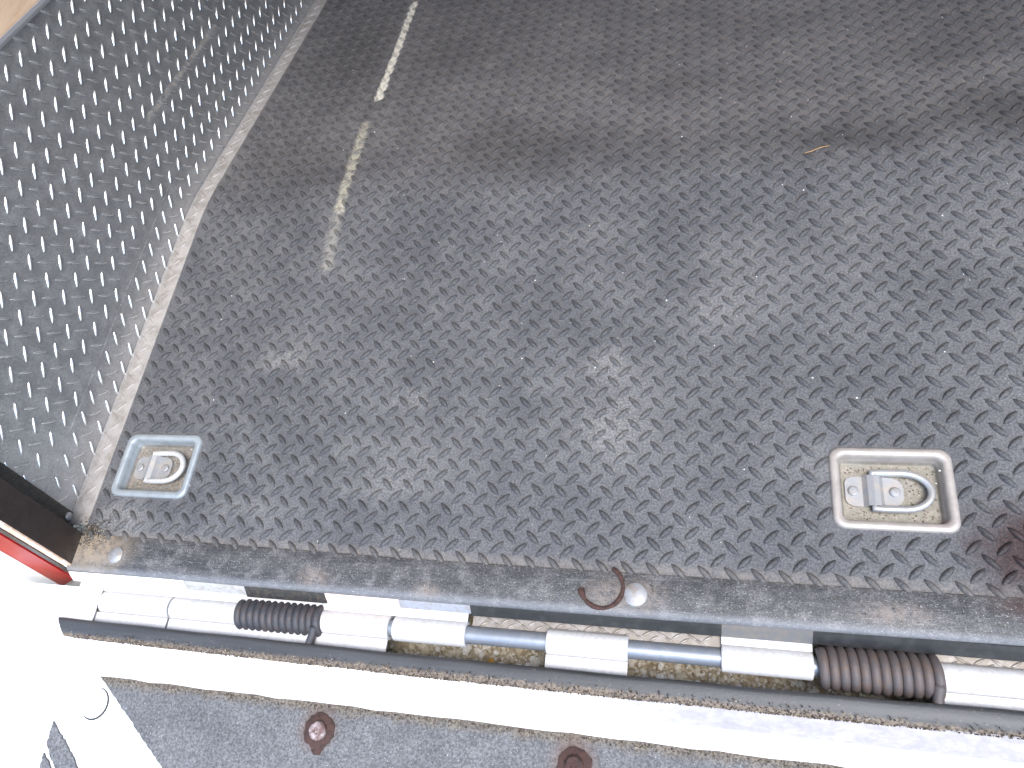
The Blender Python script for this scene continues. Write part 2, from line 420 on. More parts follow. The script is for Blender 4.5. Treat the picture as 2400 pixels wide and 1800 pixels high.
for i in range(-2, 18):
    for k in range(2):
        for half in (0, 1):
            y = 1.01 + 1.17 * (i + .5 * half); z = 0.30 + 1.15 * (k + .5 * half)
            if y > YB - .6 or y < -.3 or z > KH - .3: continue
            p = Vector((kx, y, z)); q = seen(p)
            if not q: continue
            d1 = Vector((0, 1, 1 if not half else -1)).normalized(); d2 = n_.cross(d1)
            ms.append((q[2], frame(p - Vector((WX, 0, 0)), d1, d2, n_)))
studs(wall, wl_me, ms, 300, 'raised_diamond', 'raised_diamonds', POLISH)
fl_me = lens_mesh('flange_diamond', FLANGE, L=0.80, W=0.22, H=0.06)
ms = []
for i in range(0, 60):
    for half in (0, 1):
        s_ = 0.6 + 1.17 * (i + .5 * half); p = surf(-4.0 + (.0 if half else -.28), s_, 0.05)
        q = seen(p)
        if not q: continue
        an = sang(s_); ey = Vector((0, math.cos(an), -math.sin(an))); ez = Vector((0, math.sin(an), math.cos(an))); ex = Vector((1, 0, 0))
        th = math.radians(45 if half else -45); c, s2 = math.cos(th), math.sin(th)
        ms.append((q[2], frame(p - Vector((WX, 0, 0)), ex * c + ey * s2, ey * c - ex * s2, ez)))
studs(wall, fl_me, ms, 0, 'flange_diamond', 'flange_diamonds', FLANGE)
def mat_ply():
    t = NT('plywood', wall)
    g = t.noise(0.8, 6, 0.6, stretch=(1, 0.3, 4)); f = t.noise(6, 4, 0.6, stretch=(1, 0.4, 5))
    c = t.mix(t.mr(g, 0.3, 0.7), srgb(214, 186, 158), srgb(196, 164, 134)); c = t.mix(t.mr(f, .4, .7, 0, .4), c, srgb(222, 196, 170))
    return t.out(c, 0.55)
mb = MB()
for a0, a1 in ((-2.6, 37.5), (37.6, 160)):
    mb2 = MB(); mb2.add([lev(WX - .06, a0, TOPH - .3), lev(WX - .06, a1, TOPH - .3), lev(WX - .06, a1, 74), lev(WX - .06, a0, 74)], [(0, 1, 2, 3)])
    obj('plywood_panel', mb2, mat_ply() if a0 < 0 else bpy.data.materials['plywood'], wall)
TRIM = mat_simple('trim_aluminium', grey(0.55, (0.97, 0.97, 1.04)), 0.4, 0.7)
mb = MB()
pr = [(0.0, -.14), (.10, -.14), (.13, 0), (.10, .16), (0.0, .16)]
mb.prism([[lev(WX + px_, a, TOPH + ph) for px_, ph in pr] for a in (-0.4, 160)])
obj('edge_trim', mb, TRIM, wall)
RIV = mat_simple('dull_zinc', grey(0.42), 0.45, 0.6, DIRT, 5, 0.4)

# ------------------------------------------------------------------ rear door post
post = thing('door_post', 'dark brown upright door post with red reflector strip at the left corner', 'door post', (-3.5, -1.8, 0))
def mat_post():
    t = NT('brown_paint', post)
    n = t.noise(1.5, 5, .6); f = t.noise(14, 3, .7)
    c = t.mix(t.mr(n, .3, .7), srgb(46, 38, 35), srgb(36, 30, 28)); c = t.mix(t.mr(f, .62, .70, 0, .5), c, srgb(120, 108, 96))
    z = t.sep()[2]
    c = t.mix(t.ma('MULTIPLY', t.mr(z, 1.0, 0.0), t.mr(t.noise(4, 5, .7), .3, .6)), c, srgb(70, 62, 56))
    return t.out(c, 0.35, 0.0, 0.5)
BROWN = mat_post()
BLACK = mat_simple('black_paint', grey(0.022, (1, .98, .96)), 0.45, 0.0, DIRT, 8, 0.25)
def upright(mb, x0, x1, y0, y1, z0, z1):
    vs = []
    for h in (z0, z1):
        for (x, y) in ((x0, y0), (x1, y0), (x1, y1), (x0, y1)):
            vs.append(Vector((x, y, 0)) + e2 * h)
    mb.add(vs, [(3, 2, 1, 0), (4, 5, 6, 7), (0, 1, 5, 4), (1, 2, 6, 5), (2, 3, 7, 6), (3, 0, 4, 7)]); return mb
H1 = 70
obj('post_body', upright(MB(), -6.45, -3.5, -2.52, -1.03, 0.03, H1), BROWN, post)
obj('wall_flange', upright(MB(), WX + .06, WX + .14, -1.02, -0.02, -0.25, H1), BLACK, post)
ORNG = mat_simple('worn_edge', srgb(205, 170, 145), 0.5, 0.0, srgb(235, 225, 215), 3, 0.8)
obj('edge_strip', upright(MB(), -4.02, -3.53, -2.60, -2.525, 0.0, H1), ORNG, post)
obj('black_line', upright(MB(), -4.42, -4.03, -2.66, -2.53, -0.7, H1), BLACK, post)
REDM = mat_simple('red_reflector', srgb(140, 10, 10), 0.45, 0.0, srgb(165, 22, 18), 2, 0.6)
mb = MB()
mb.add([Vector((x, y, 0)) + e2 * h for (x, y, h) in ((-4.5, -2.72, -1.45), (-6.32, -2.72, -2.75), (-6.32, -2.72, H1), (-4.5, -2.72, H1),
                                                      (-4.5, -2.60, -1.45), (-6.32, -2.60, -2.75), (-6.32, -2.60, H1), (-4.5, -2.60, H1))],
       [(0, 3, 2, 1), (0, 1, 5, 4), (1, 2, 6, 5), (3, 0, 4, 7)])
obj('red_strip', mb, REDM, post)
def mat_white(name, ref=None, scuff=0.3):
    t = NT(name, ref)
    n = t.noise(0.5, 5, .6, stretch=(1, 2.5, 1)); f = t.noise(5, 5, .7)
    c = t.mix(t.ma('MULTIPLY', t.mr(n, .5, .75), scuff), grey(0.80, (1, .995, .985)), grey(0.60, (1, .98, 1.02)))
    c = t.mix(t.mr(f, .66, .74, 0, .35), c, srgb(150, 140, 128))
    return t.out(c, 0.45)
WHITE = mat_white('white_paint')
obj('corner_panel', upright(MB(), -14, -4.0, -2.59, -1.1, -9, H1) if False else upright(upright(MB(), -14, -6.33, -2.62, -1.1, -4.55, H1), -6.329, -3.6, -2.595, -1.5, -4.55, -0.02), WHITE, post)
mb = MB(); mb.lathe((0, 0, 0), [(0.21, 0.0), (0.21, 0.05), (0.14, 0.09), (0.03, 0.10)], 14)
pr = Vector((WX + .14, -0.30, 0)) + e2 * 0.25
mb.v = [pr + Vector((v.z, v.x, v.y)) for v in mb.v]
obj('rivet', mb, RIV, post, auto=40)

# ------------------------------------------------------------------ sill at the end of the floor
sill = thing('door_sill', 'grimy dark grey sill plate along the end of the mat', 'door sill', (18, -2, 0))
def mat_sill():
    t = NT('sill_steel', mat_root)
    x, y, z = t.sep()
    st = t.noise(0.5, 6, .65, stretch=(0.35, 3.0, 1)); m = t.noise(1.2, 6, .7); g = t.noise(14, 3, .75)
    c = t.mix(t.mr(st, .35, .68), grey(0.032, (.98, 1, 1.06)), grey(0.062, (1, 1, 1.03)))
    c = t.mix(t.ma('MULTIPLY', t.mr(m, .46, .66), 0.5), c, srgb(112, 110, 110))
    c = t.mix(t.mr(g, .36, .64), t.mix(1.0, c, grey(.6), 'MULTIPLY'), t.mix(1.0, c, grey(1.4), 'MULTIPLY'))
    c = t.mix(t.mr(y, -2.45, -2.8, 0, .4), c, srgb(126, 128, 133))
    c = t.mix(t.ma('MULTIPLY', t.mr(y, -1.42, -1.15), .3), c, srgb(58, 54, 50))
    co = t.ell(t.flat(t.co), -2.6, -1.6, 3.2, 2.0, .9)
    c = t.mix(t.ma('MULTIPLY', co, t.mr(t.noise(3, 5, .7), .3, .55, .3, .9)), c, srgb(138, 124, 106))
    for cx, cy, rx, ry in ((23.6, -2.1, 1.5, 1.0), (22.2, -2.1, 1.3, 1.0), (9.4, -2.3, 1.3, .7), (-1.1, -1.9, .8, .8), (14.8, -2.5, 1.0, .5), (32.5, -2.1, 2.2, .6)):
        c = t.mix(t.ma('MULTIPLY', t.ell(t.flat(t.co), cx, cy, rx, ry, .9), t.mr(t.noise(4, 5, .7), .35, .6, .05, .55)), c, srgb(128, 116, 106))
    c = t.mix(t.ma('MULTIPLY', t.ell(t.flat(t.co), 37.0, -1.5, 2.0, .8, .9), .8), c, srgb(52, 36, 33))
    g3 = t.noise(15, 2, .7); ln = t.noise(1.6, 3, .5, stretch=(.5, 5, 1), dist=1.2)
    c = t.mix(t.ma('MULTIPLY', t.ma('GREATER_THAN', g3, .665), .7), c, grey(.34))
    c = t.mix(t.ma('MULTIPLY', t.ma('LESS_THAN', t.ma('ABSOLUTE', t.ma('SUBTRACT', ln, .5)), .006), .5), c, grey(.28))
    t.bump(g, .3, .05)
    return t.out(c, 0.55, 0.0, 0.5)
SILL = mat_sill()
mb = MB()
nseg = 40; prof = None; loops = []
for k in range(nseg + 1):
    x = -3.75 + k * (82.0) / nseg
    f = 0.10 * math.sin((x + 3) / 40 * math.pi) if x < 37 else 0
    yo = -2.80 - f - (0.0 if x < 0 else 0); yi = -1.05 - min(0.17, max(0, x) * 0.012)
    loops.append([(x, yi, -.35), (x, yi, .055), (x, yi - .05, .085), (x, yo + .3, .075), (x, yo + .1, .04), (x, yo, -.06), (x, yo - .02, -.22), (x, yo + .1, -.35)])
mb.prism(loops)
obj('sill_plate', mb, SILL, sill, auto=50)
BOLTM = mat_simple('worn_zinc', grey(0.28, (.99, 1, 1.02)), 0.5, 0.35, DIRT, 3.5, 0.6, 0.2)
for (x, y, r) in ((-1.14, -1.95, .40), (23.37, -2.06, .47), (47.5, -2.0, .45), (71, -2.0, .45)):
    mb = MB(); mb.lathe((x, y, .07), [(r, 0), (r * .97, .07), (r * .75, .13), (r * .3, .16), (.02, .165)], 22, .03, random)
    obj('bolt_head', mb, BOLTM, sill, auto=45)
# coloured band under the sill lip: tone changes from stretch to stretch, lengths as seen
seg_c = [(-3.7, 2.75, 'white'), (2.76, 5.95, 'g1'), (5.96, 9.95, 'blk'), (9.96, 13.4, 'pink'), (13.41, 16.6, 'g2'), (16.61, 26.6, 'dk'), (26.61, 29.85, 'g3'), (29.86, 79, 'dk')]
SM = {'white': mat_simple('white_band', grey(0.75, (1, .97, .94)), .5, 0, srgb(200, 180, 165), 2, .5), 'g1': mat_simple('grey_band', grey(.33, (1, .99, .97)), .5, 0, DIRT, 4, .5),
      'blk': BLACK, 'pink': mat_simple('pink_band', srgb(226, 190, 172), .5, 0, srgb(235, 225, 218), 2, .7), 'g2': mat_simple('blue_grey_band', srgb(138, 142, 150), .5, 0, DIRT, 3, .5),
      'dk': mat_simple('dark_band', grey(.014, (1, 1, 1.05)), .5, 0, grey(.035), 2, .6), 'g3': mat_simple('mid_grey_band', grey(.10), .45, 0, DIRT, 3, .4)}
for (x0, x1, k) in seg_c:
    mb = MB(); mb.prism([[(x, -2.84, -.12), (x, -3.0, -.30), (x, -3.18 if k in ('white', 'g1', 'pink', 'g2') else -3.26, -.62), (x, -2.8, -.9)] for x in (x0, x1)])
    obj('lip_band', mb, SM[k], sill)
SHELF = mat_simple('shelf_plate', srgb(128, 120, 110), .45, .3, srgb(160, 155, 150), 3, .6)
for a_, b_ in ((16.62, 26.58), (34.0, 79)):
    mb = MB(); mb.box(a_, b_, -3.62, -2.9, -.99, -.90); obj('lower_shelf', mb, SHELF, sill)
sh_me = lens_mesh('shelf_diamond', SHELF, L=.5, W=.12, H=.05); ms = []
for i in range(28, 80):
    for half in (0, 1):
        x = i * .58; y = -3.34 - .16 * half
        if half: x += .29
        p = Vector((x, y, -.90))
        if not (16.9 < x < 26.3 or x > 34.4): continue
        if not seen(p): continue
        th = math.radians(30 if (i % 2) else -30); c, s2 = math.cos(th), math.sin(th)
        ms.append((0, frame(p - Vector((18, -2, 0)), Vector((c, s2, 0)), Vector((-s2, c, 0)), Vector((0, 0, 1)))))
studs(sill, sh_me, ms, 0, 'shelf_diamond', 'shelf_diamonds', SHELF)

# ------------------------------------------------------------------ ramp hinge
AY, AZ = -3.98, -0.95
hinge = thing('hinge_assembly', 'long steel hinge of white knuckles and grey rod between sill and ramp', 'hinge', (18, AY, AZ))
ROD = mat_simple('grey_rod', srgb(128, 134, 142), .4, .45, srgb(150, 152, 156), 2, .5)
HW = mat_simple('white_hinge_paint', grey(.50), .4, 0, srgb(150, 138, 122), 6, .35)
def ring(x, r, n=20): return [(x, AY + r * math.cos(2 * math.pi * k / n), AZ + r * math.sin(2 * math.pi * k / n)) for k in range(n)]
mb = MB(); mb.prism([ring(-2.2, .36), ring(79, .36)]); obj('hinge_rod', mb, ROD, hinge, auto=40)
def knuckle(x0, x1, r=.52):
    mb = MB(); mb.prism([ring(x0, .38, 24), ring(x0, r - .04, 24), ring(x0 + .04, r, 24), ring(x1 - .04, r, 24), ring(x1, r - .04, 24), ring(x1, .38, 24)], False)
    obj('knuckle', mb, HW, hinge, auto=40)
for x0, x1 in ((-1.75, 2.06), (2.16, 5.62), (9.80, 13.02), (13.22, 16.45), (19.85, 23.1), (26.6, 29.85), (34.0, 38.2), (41.6, 44.8), (48, 51.4), (55, 58), (61, 65), (68, 71)): knuckle(x0, x1)
def leaf(x0, x1, side):
    mb = MB()
    if side > 0: mb.box(x0, x1, AY + .45, -3.06, AZ + .20, AZ + .28, .02)
    else: mb.box(x0, x1, -5.25, AY - .50, AZ + .10, AZ + .20, .02)
    obj('leaf', mb, HW, hinge)
for a in ((-3.3, 9.7, 1), (9.72, 16.45, 1), (26.6, 29.85, 1), (48, 51.4, 1), (61, 65, 1), (-3.2, 2.06, -1), (2.16, 13.02, -1), (19.85, 23.1, -1), (34.0, 41.5, -1), (55, 58, -1), (68, 71, -1)): leaf(*a)

def spring(name, label, x0, x1, R, wr, turns, c1, c2, tail_x):
    t = thing(name, label, 'spring', ((x0 + x1) / 2, AY, AZ), 'coil springs on the ramp hinge')
    mt = mat_simple('spring_steel_' + ('grey' if x0 < 20 else 'rusty'), c1, .62, .15, c2, 3.0, .9, .5)
    path = []; n = 26
    for k in range(int(turns * n) + 1):
        an = 2 * math.pi * k / n + 0.6
        path.append((x0 + wr + (x1 - x0 - 2 * wr) * k / (turns * n), AY + R * math.cos(an), AZ + R * math.sin(an)))
    mb = MB(); mb.tube(path, wr, 8)
    obj('coil', mb, mt, t, smooth=True)
    mb = MB(); mb.tube([(tail_x, AY - .3, AZ + R * .95), (tail_x + .02, AY - R * .75, AZ + .5), (tail_x - .03, AY - R - .1, AZ + .42), (tail_x - .06, -5.1, AZ + .48)], wr * 1.05, 8)
    obj('end_leg', mb, mt, t, smooth=True)
spring('coil_spring', 'dark grey coil spring on the hinge between white knuckles, left of the gap', 5.62, 9.98, .55, .178, 12.4, srgb(56, 57, 61), srgb(76, 66, 64), 9.66)
spring('coil_spring', 'rusty brown coil spring on the hinge below the right tie-down ring', 29.92, 34.16, .63, .19, 11.4, srgb(76, 70, 69), srgb(88, 72, 62), 33.86)

# ------------------------------------------------------------------ ramp door
RZ = -0.5
ramp = thing('loading_ramp', 'white framed ramp door with grey grit pad, lying open', 'ramp door', (18, -6.5, RZ))
def mat_frame():
    t = NT('white_ramp_paint', mat_root)
    x, y, z = t.sep()
    n = t.noise(0.45, 6, .65, stretch=(1, 2.2, 1)); s_ = t.noise(1.3, 5, .7, stretch=(1.4, 3, 1)); f = t.noise(7, 5, .7)
    c = t.mix(t.ma('MULTIPLY', t.mr(n, .44, .66), .6), grey(.82, (1, .995, .99)), grey(.55, (1, .97, 1.03)))
    c = t.mix(t.ma('MULTIPLY', t.mr(x, 9, 28), t.mr(y, -6.55, -6.45, 0, 1)), c, t.mix(t.mr(s_, .3, .7), grey(.22, (1, .97, 1.02)), grey(.31, (1, .97, 1.02))))  # top rail greyed towards the right, painting in shade on its slanted face
    c = t.mix(t.mr(f, .66, .74, 0, .35), c, srgb(140, 130, 122))
    return t.out(c, .45)
FRM = mat_frame()
RL, RR, REND = -8.0, 84.0, -17.0
mb = MB(); mb.prism([[(x, -5.2, RZ - .4), (x, -5.2, RZ + .02), (x, -5.75, RZ + .06), (x, -6.44, RZ + .05), (x, -6.52, RZ + .0), (x, -6.52, RZ - .4)] for x in (RL, RR)])
obj('top_rail', mb, FRM, ramp)
mb = MB(); mb.box(RL, -1.82, -5.198, -3.45, RZ - .13, RZ - .02, .03); obj('end_plate', mb, FRM, ramp)
mb = MB(); mb.box(RL, RR, -7.30, -6.522, RZ - .4, RZ - .02, .03); obj('frame_rail', mb, FRM, ramp)
mb = MB(); mb.box(RL, RR, REND, -7.302, RZ - .4, RZ - .10); obj('deck', mb, FRM, ramp)
def mat_grit():
    t = NT('grit_pad', mat_root)
    x, y, z = t.sep()
    g = t.noise(9.5, 3, .85); g2 = t.noise(17, 2, .7); m = t.noise(.7, 5, .65)
    c = t.mix(t.mr(m, .35, .7), grey(.092, (.985, 1, 1.03)), grey(.125, (.99, 1, 1.02)))
    c = t.mix(t.mr(g, .36, .64), t.mix(1.0, c, grey(.55), 'MULTIPLY'), t.mix(1.0, c, grey(1.42), 'MULTIPLY'))
    c = t.mix(t.ma('MULTIPLY', t.ma('GREATER_THAN', g2, .68), .7), c, grey(.5))
    yy = t.ma('ADD', y, t.ma('MULTIPLY', t.ma('SUBTRACT', t.noise(1.5, 5, .7), .5), .7))
    c = t.mix(t.mr(yy, -7.75, -7.3, 0, .85), c, t.mix(t.mr(g, .4, .6), srgb(66, 58, 48), srgb(112, 102, 88)))
    for cx, cy, r in ((10.8, -8.2, 1.1), (21.3, -8.2, 1.2)):
        c = t.mix(t.ma('MULTIPLY', t.ell(t.flat(t.co), cx, cy, r, r, .7), .55), c, srgb(96, 66, 50))
    t.bump(g, .6, .06)
    return t.out(c, .7)
GRIT = mat_grit()
def slab(name, pts, z0, z1, mt):
    rq = random.Random(len(pts)); q = []
    for (ax, ay), (bx, by) in zip(pts, pts[1:] + pts[:1]):
        n = max(1, min(90, int(math.hypot(bx - ax, by - ay) / .14)))
        for k in range(n):
            j = .035 if k else 0
            q.append((ax + (bx - ax) * k / n + rq.uniform(-j, j), ay + (by - ay) * k / n + rq.uniform(-j, j)))
    pts = q
    mb = MB(); mb.prism([[(x, y, z) for x, y in pts] for z in (z0, z1)]); return obj(name, mb, mt, ramp)
slab('grit_pad', [(-.30, -7.23), (4.2, -10.4), (10.5, -14.8), (40, -14.8), (80, -14.8), (80, -7.23)], RZ - .09, RZ + .0, GRIT)
slab('grit_pad', [(-1.95, -9.25), (-.25, -10.55), (.15, -10.92), (2.4, -12.6), (1.0, -12.6), (-1.55, -10.55), (-1.90, -10.15)], RZ - .09, RZ + .0, GRIT)
slab('grit_pad', [(-1.88, -10.5), (-1.3, -11.0), (.6, -12.6), (-1.7, -12.6)], RZ - .09, RZ + .0, GRIT)
RUSTM = mat_simple('rusty_steel', srgb(66, 44, 38), .85, 0, srgb(38, 29, 26), 5, .9, .8)
HEADM = mat_simple('worn_bolt_head', srgb(100, 78, 74), .55, .2, srgb(176, 166, 164), 4, .9, .3)
for k, (x, y) in enumerate(((10.9, -8.25), (21.36, -8.3), (33.5, -8.3))):
    rnd = random.Random(k)
    b = MB(); b.lathe((x, y, RZ), [(.36, .05), (.36, .22), (.30, .28), (.12, .29), (.10, .24), (.01, .24)], 20, .03, rnd)
    bo = obj('bolt', b, HEADM if k == 0 else RUSTM, ramp, auto=40)
    b = MB(); b.lathe((x, y, RZ), [(.66, .0), (.66, .06), (.60, .09), (.34, .10)], 30, .07, rnd)
    if k == 0: b.lathe((x + .05, y - .62, RZ), [(.24, .0), (.2, .05), (.1, .06)], 14, .3, rnd)
    wo = obj('washer', b, RUSTM, bo, auto=40)
b = MB(); b.lathe((-.15, -8.33, RZ - .1), [(.36, .05), (.36, .20), (.28, .25), (.02, .26)], 6); bo = obj('bolt', b, FRM, ramp)
b = MB(); b.lathe((-.13, -8.36, RZ - .1), [(.67, .0), (.67, .03), (.60, .035)], 24); obj('black_line', b, BLACK, bo)  # black ring added as a dark outline round the white washer
b = MB(); b.lathe((-.15, -8.33, RZ - .1), [(.62, .0), (.62, .07), (.34, .09)], 24); obj('washer', b, FRM, bo, auto=40)
# rubber seal
def mat_seal():
    t = NT('seal_rubber', mat_root)
    x, y, z = t.sep()
    st = t.noise(.8, 5, .6, stretch=(.25, 3, 1)); g = t.noise(9, 4, .75)
    c = t.mix(t.mr(st, .3, .7), grey(.027, (.97, 1, 1.05)), grey(.043, (.98, 1, 1.03)))
    yy = t.ma('ADD', y, t.ma('MULTIPLY', t.ma('SUBTRACT', t.noise(2.5, 6, .75), .5), .5))
    c = t.mix(t.mr(yy, -5.50, -5.66), c, t.mix(t.mr(g, .35, .62), srgb(44, 37, 33), srgb(112, 98, 82)))
    c = t.mix(t.ma('MULTIPLY', t.mr(t.noise(6, 5, .8), .6, .72), .35), c, srgb(165, 150, 135))
    t.bump(g, .25, .05)
    return t.out(c, .5)
SEAL = mat_seal()
loops = []
for k in range(60):
    x = -3.5 + k * 1.5
    o_ = -.06 - .09 * math.sin(min(max((x + 3) / 38, 0), 1) * math.pi) + .012 * math.sin(x * 1.3) + (0.05 * max(0, x - 30) / 6 if x < 36 else .05)
    cut = .55 if k == 0 else 0
    pr = [(-4.86, -.6), (-4.87, -.34), (-4.91, -.265), (-5.05, -.235), (-5.36, -.285), (-5.56, -.35), (-5.66, -.42), (-5.70, -.46), (-5.70, -.6)]
    loops.append([(x + cut * (-(y + 4.86)) / .8, y + o_, z) for y, z in pr])
mb = MB(); mb.prism(loops)
obj('rubber_seal', mb, SEAL, ramp, auto=60)

# ------------------------------------------------------------------ recessed tie-down rings
def rrect(w_, d_, r, z, n=6):
    pts = []
    for cx, cy, a0 in ((w_ / 2 - r, d_ / 2 - r, 0), (-w_ / 2 + r, d_ / 2 - r, 90), (-w_ / 2 + r, -d_ / 2 + r, 180), (w_ / 2 - r, -d_ / 2 + r, 270)):
        for k in range(n + 1):
            a = math.radians(a0 + 90 * k / n); pts.append((cx + r * math.cos(a), cy + r * math.sin(a), z))
    return pts
def shift(mb, c):
    c = Vector(c); mb.v = [v + c for v in mb.v]; return mb
def tiedown(label, c, tint, dirt, ringm, tilt):
    t = thing('tie_down_ring', label, 'tie-down ring', (c[0], c[1], 0), 'recessed tie-down rings in the mat')
    tp = NT('pan_zinc'); n = tp.noise(1.4, 6, .7); f = tp.noise(5, 5, .75); z = tp.sep()[2]
    cc = tp.mix(tp.mr(n, .35, .7), tint, tuple(v * .8 for v in tint[:3]) + (1,))
    cc = tp.mix(tp.ma('MULTIPLY', tp.mr(z, -.30, -.5), tp.mr(f, .30, .55, .45, 1.0)), cc, tp.mix(tp.mr(f, .4, .65), dirt, srgb(146, 139, 130)))
    cc = tp.mix(tp.mr(f, .60, .72, 0, .35), cc, srgb(140, 112, 92))
    tp.bump(f, .25, .05)
    zinc = tp.out(cc, .45, .35)
    w_, d_ = PW, PD
    L_ = [rrect(w_, d_, .46, .0), rrect(w_ - .04, d_ - .04, .45, .09), rrect(w_ - .16, d_ - .16, .42, .135), rrect(w_ - .56, d_ - .56, .34, .13), rrect(w_ - .68, d_ - .68, .30, .07),
          rrect(w_ - .76, d_ - .76, .27, -.1), rrect(w_ - .86, d_ - .86, .22, -.46), rrect(w_ - 1.0, d_ - 1.0, .16, -.52)]
    mb = MB(); mb.prism(L_, False); mb.add(rrect(w_ - 1.0, d_ - 1.0, .16, -.52), [tuple(range(28))])
    obj('pan', shift(mb, (c[0], c[1], 0)), zinc, t, auto=55)
    # saddle bracket
    mb = MB(); hx = [-1.62, -1.55, -1.35, -.98, -.92, -.82, -.6, -.38, -.28, -.22, .12, .35, .45, .50]
    hz = [0, 0, 0, 0, .06, .22, .30, .22, .06, 0, 0, 0, 0, 0]
    hw = [.36, .50, .60, .62, .62, .62, .62, .62, .62, .62, .60, .48, .34, .20]
    lo = []
    for x, z_, wv in zip(hx, hz, hw): lo.append([(x, -wv, -.50 + z_), (x, -wv, -.42 + z_), (x, wv, -.42 + z_), (x, wv, -.50 + z_)])
    mb.prism(lo); brm = mat_simple('bracket_zinc', grey(.30, (.99, 1, 1.02)), .42, .4, DUST, 2.5, .7)
    obj('bracket', shift(mb, (c[0], c[1], 0)), brm, t, auto=35)
    for bx in (-1.32, .18):
        mb = MB(); mb.lathe((bx, 0, -.42), [(.20, 0), (.20, .08), (.15, .11), (.02, .12)], 10); obj('bolt', shift(mb, (c[0], c[1], 0)), BOLTM, t)
    path = []
    for k in range(4): path.append((-.62 + k * .3, .74, 0))
    for k in range(13):
        a = math.radians(90 - 180 * k / 12); path.append((.45 + .98 * math.cos(a), .74 * math.sin(a), 0))
    for k in range(4): path.append((.28 - k * .3, -.74, 0))
    path = [(-.60, .5, -.02)] + path + [(-.60, -.5, -.02)]
    pts = [(x, y, -.28 + (x + .6) * tilt) for x, y, z_ in path]
    mb = MB(); mb.tube(pts, .14, 12); obj('d_ring', shift(mb, (c[0], c[1], 0)), ringm, t, smooth=True)
    return t
RING1 = mat_simple('bright_ring', grey(.46, (1, 1, .98)), .4, .2, DUST, 3, .4); RING2 = mat_simple('grey_ring', grey(.36, (.98, 1, 1.02)), .35, .45, DUST, 2, .5)
tiedown('recessed tie-down ring in blue-grey pan close to the left wall', PANS[0], srgb(150, 157, 161), srgb(108, 101, 90), RING1, .10)
tiedown('recessed tie-down ring in pale dirty pan above the rusty spring', PANS[1], srgb(160, 153, 147), srgb(112, 111, 98), RING2, .04)

# ------------------------------------------------------------------ loose bits
GH0 = -4.6
arc = []
for k in range(17):
    a = math.radians(62 - 232 * k / 16); rr = .84
    arc.append((22.05 + rr * math.cos(a), -1.85 + rr * math.sin(a) * 1.0, .16))
mb = MB(); rnd = random.Random(5); mb.tube(arc, lambda u: .085 + .03 * math.sin(u * 19) * .5 + (.05 if u > .93 else 0), 8)
tag(obj('broken_ring', mb, mat_simple('flaking_rust', srgb(70, 46, 40), .9, 0, srgb(40, 29, 26), 7, .9, .8), None, True, (22, -1.85, .1)), 'broken rusty split ring lying on the sill beside a bolt', 'ring')
mb = MB(); lf = []
for k in range(9):
    u = k / 8; wv = .34 * math.sin(math.pi * min(1, .12 + u * .86)); yy = -5.1 + u * 1.2
    p0 = lev(17.0, yy, GH0 + .55 + .25 * math.sin(u * 3.1))
    lf.append([p0 + Vector((-wv, 0, .08)), p0 + Vector((0, 0, -.02)), p0 + Vector((wv, 0, .1)), p0 + Vector((wv, 0, .07)), p0 + Vector((0, 0, -.05)), p0 + Vector((-wv, 0, .05))])
mb.prism(lf)
tag(obj('dry_leaf', mb, mat_simple('dry_leaf', srgb(214, 160, 74), .6, 0, srgb(190, 140, 80), 3, .6), None, True, lev(17, -4.5, GH0)), 'golden dry leaf on the gravel below the hinge rod', 'leaf')
c0 = surf(31.3, 20.2, .1)
mb = MB(); mb.tube([surf(30.75, 20.0, .10), surf(31.1, 20.08, .13), surf(31.5, 20.28, .15), surf(31.95, 20.42, .10)], .018, 6)
tag(obj('straw', mb, mat_simple('dry_straw', srgb(176, 136, 92), .6), None, True, c0), 'thin orange straw lying on the mat', 'straw')

def crumbs(name, pts, mt, label, cat):
    rnd = random.Random(len(pts)); mb = MB()
    for (p, r) in pts:
        d = [Vector((rnd.uniform(.6, 1.2), 0, 0)), Vector((-rnd.uniform(.6, 1.2), rnd.uniform(-.3, .3), 0)), Vector((0, rnd.uniform(.6, 1.2), 0)), Vector((rnd.uniform(-.3, .3), -rnd.uniform(.6, 1.2), 0)), Vector((0, 0, rnd.uniform(.5, 1.0))), Vector((0, 0, -.6))]
        R = Matrix.Rotation(rnd.uniform(0, 6.3), 3, 'Z')
        mb.add([Vector(p) + (R @ v) * r for v in d], [(0, 2, 4), (2, 1, 4), (1, 3, 4), (3, 0, 4), (2, 0, 5), (1, 2, 5), (3, 1, 5), (0, 3, 5)])
    return tag(obj(name, mb, mt, None), label, cat, None, 'stuff')
def mat_island(name, stops, rough=.8):
    t = NT(name); return t.out(t.ramp(t.island(), stops), rough)
DIRTM = mat_island('soil_crumbs', [(0, srgb(30, 25, 22)), (.5, srgb(62, 52, 42)), (.82, srgb(100, 86, 68)), (1, srgb(160, 150, 134))])
rnd = random.Random(11); pts = []
for k in range(4200):
    x = rnd.uniform(-2.4, 40); f = .09 * math.sin(min(max((x + 3) / 38, 0), 1) * math.pi)
    dens = .5 + .5 * math.sin(x * .7) * math.sin(x * .23 + 1)
    if rnd.random() > .35 + .65 * dens: continue
    up = rnd.random() ** 4.0
    pts.append(((x, -5.75 - f + up * .34, -.44 + min(.26, up * .36)), rnd.uniform(.015, .045)))
for k in range(900):
    pts.append(((rnd.uniform(-.3, 40), -7.28 - abs(rnd.gauss(0, .1)), RZ + .01), rnd.uniform(.015, .045)))
for k in range(500):
    pts.append(((rnd.gauss(-3.1, .5), rnd.gauss(-1.0, .35), .09), rnd.uniform(.015, .05)))
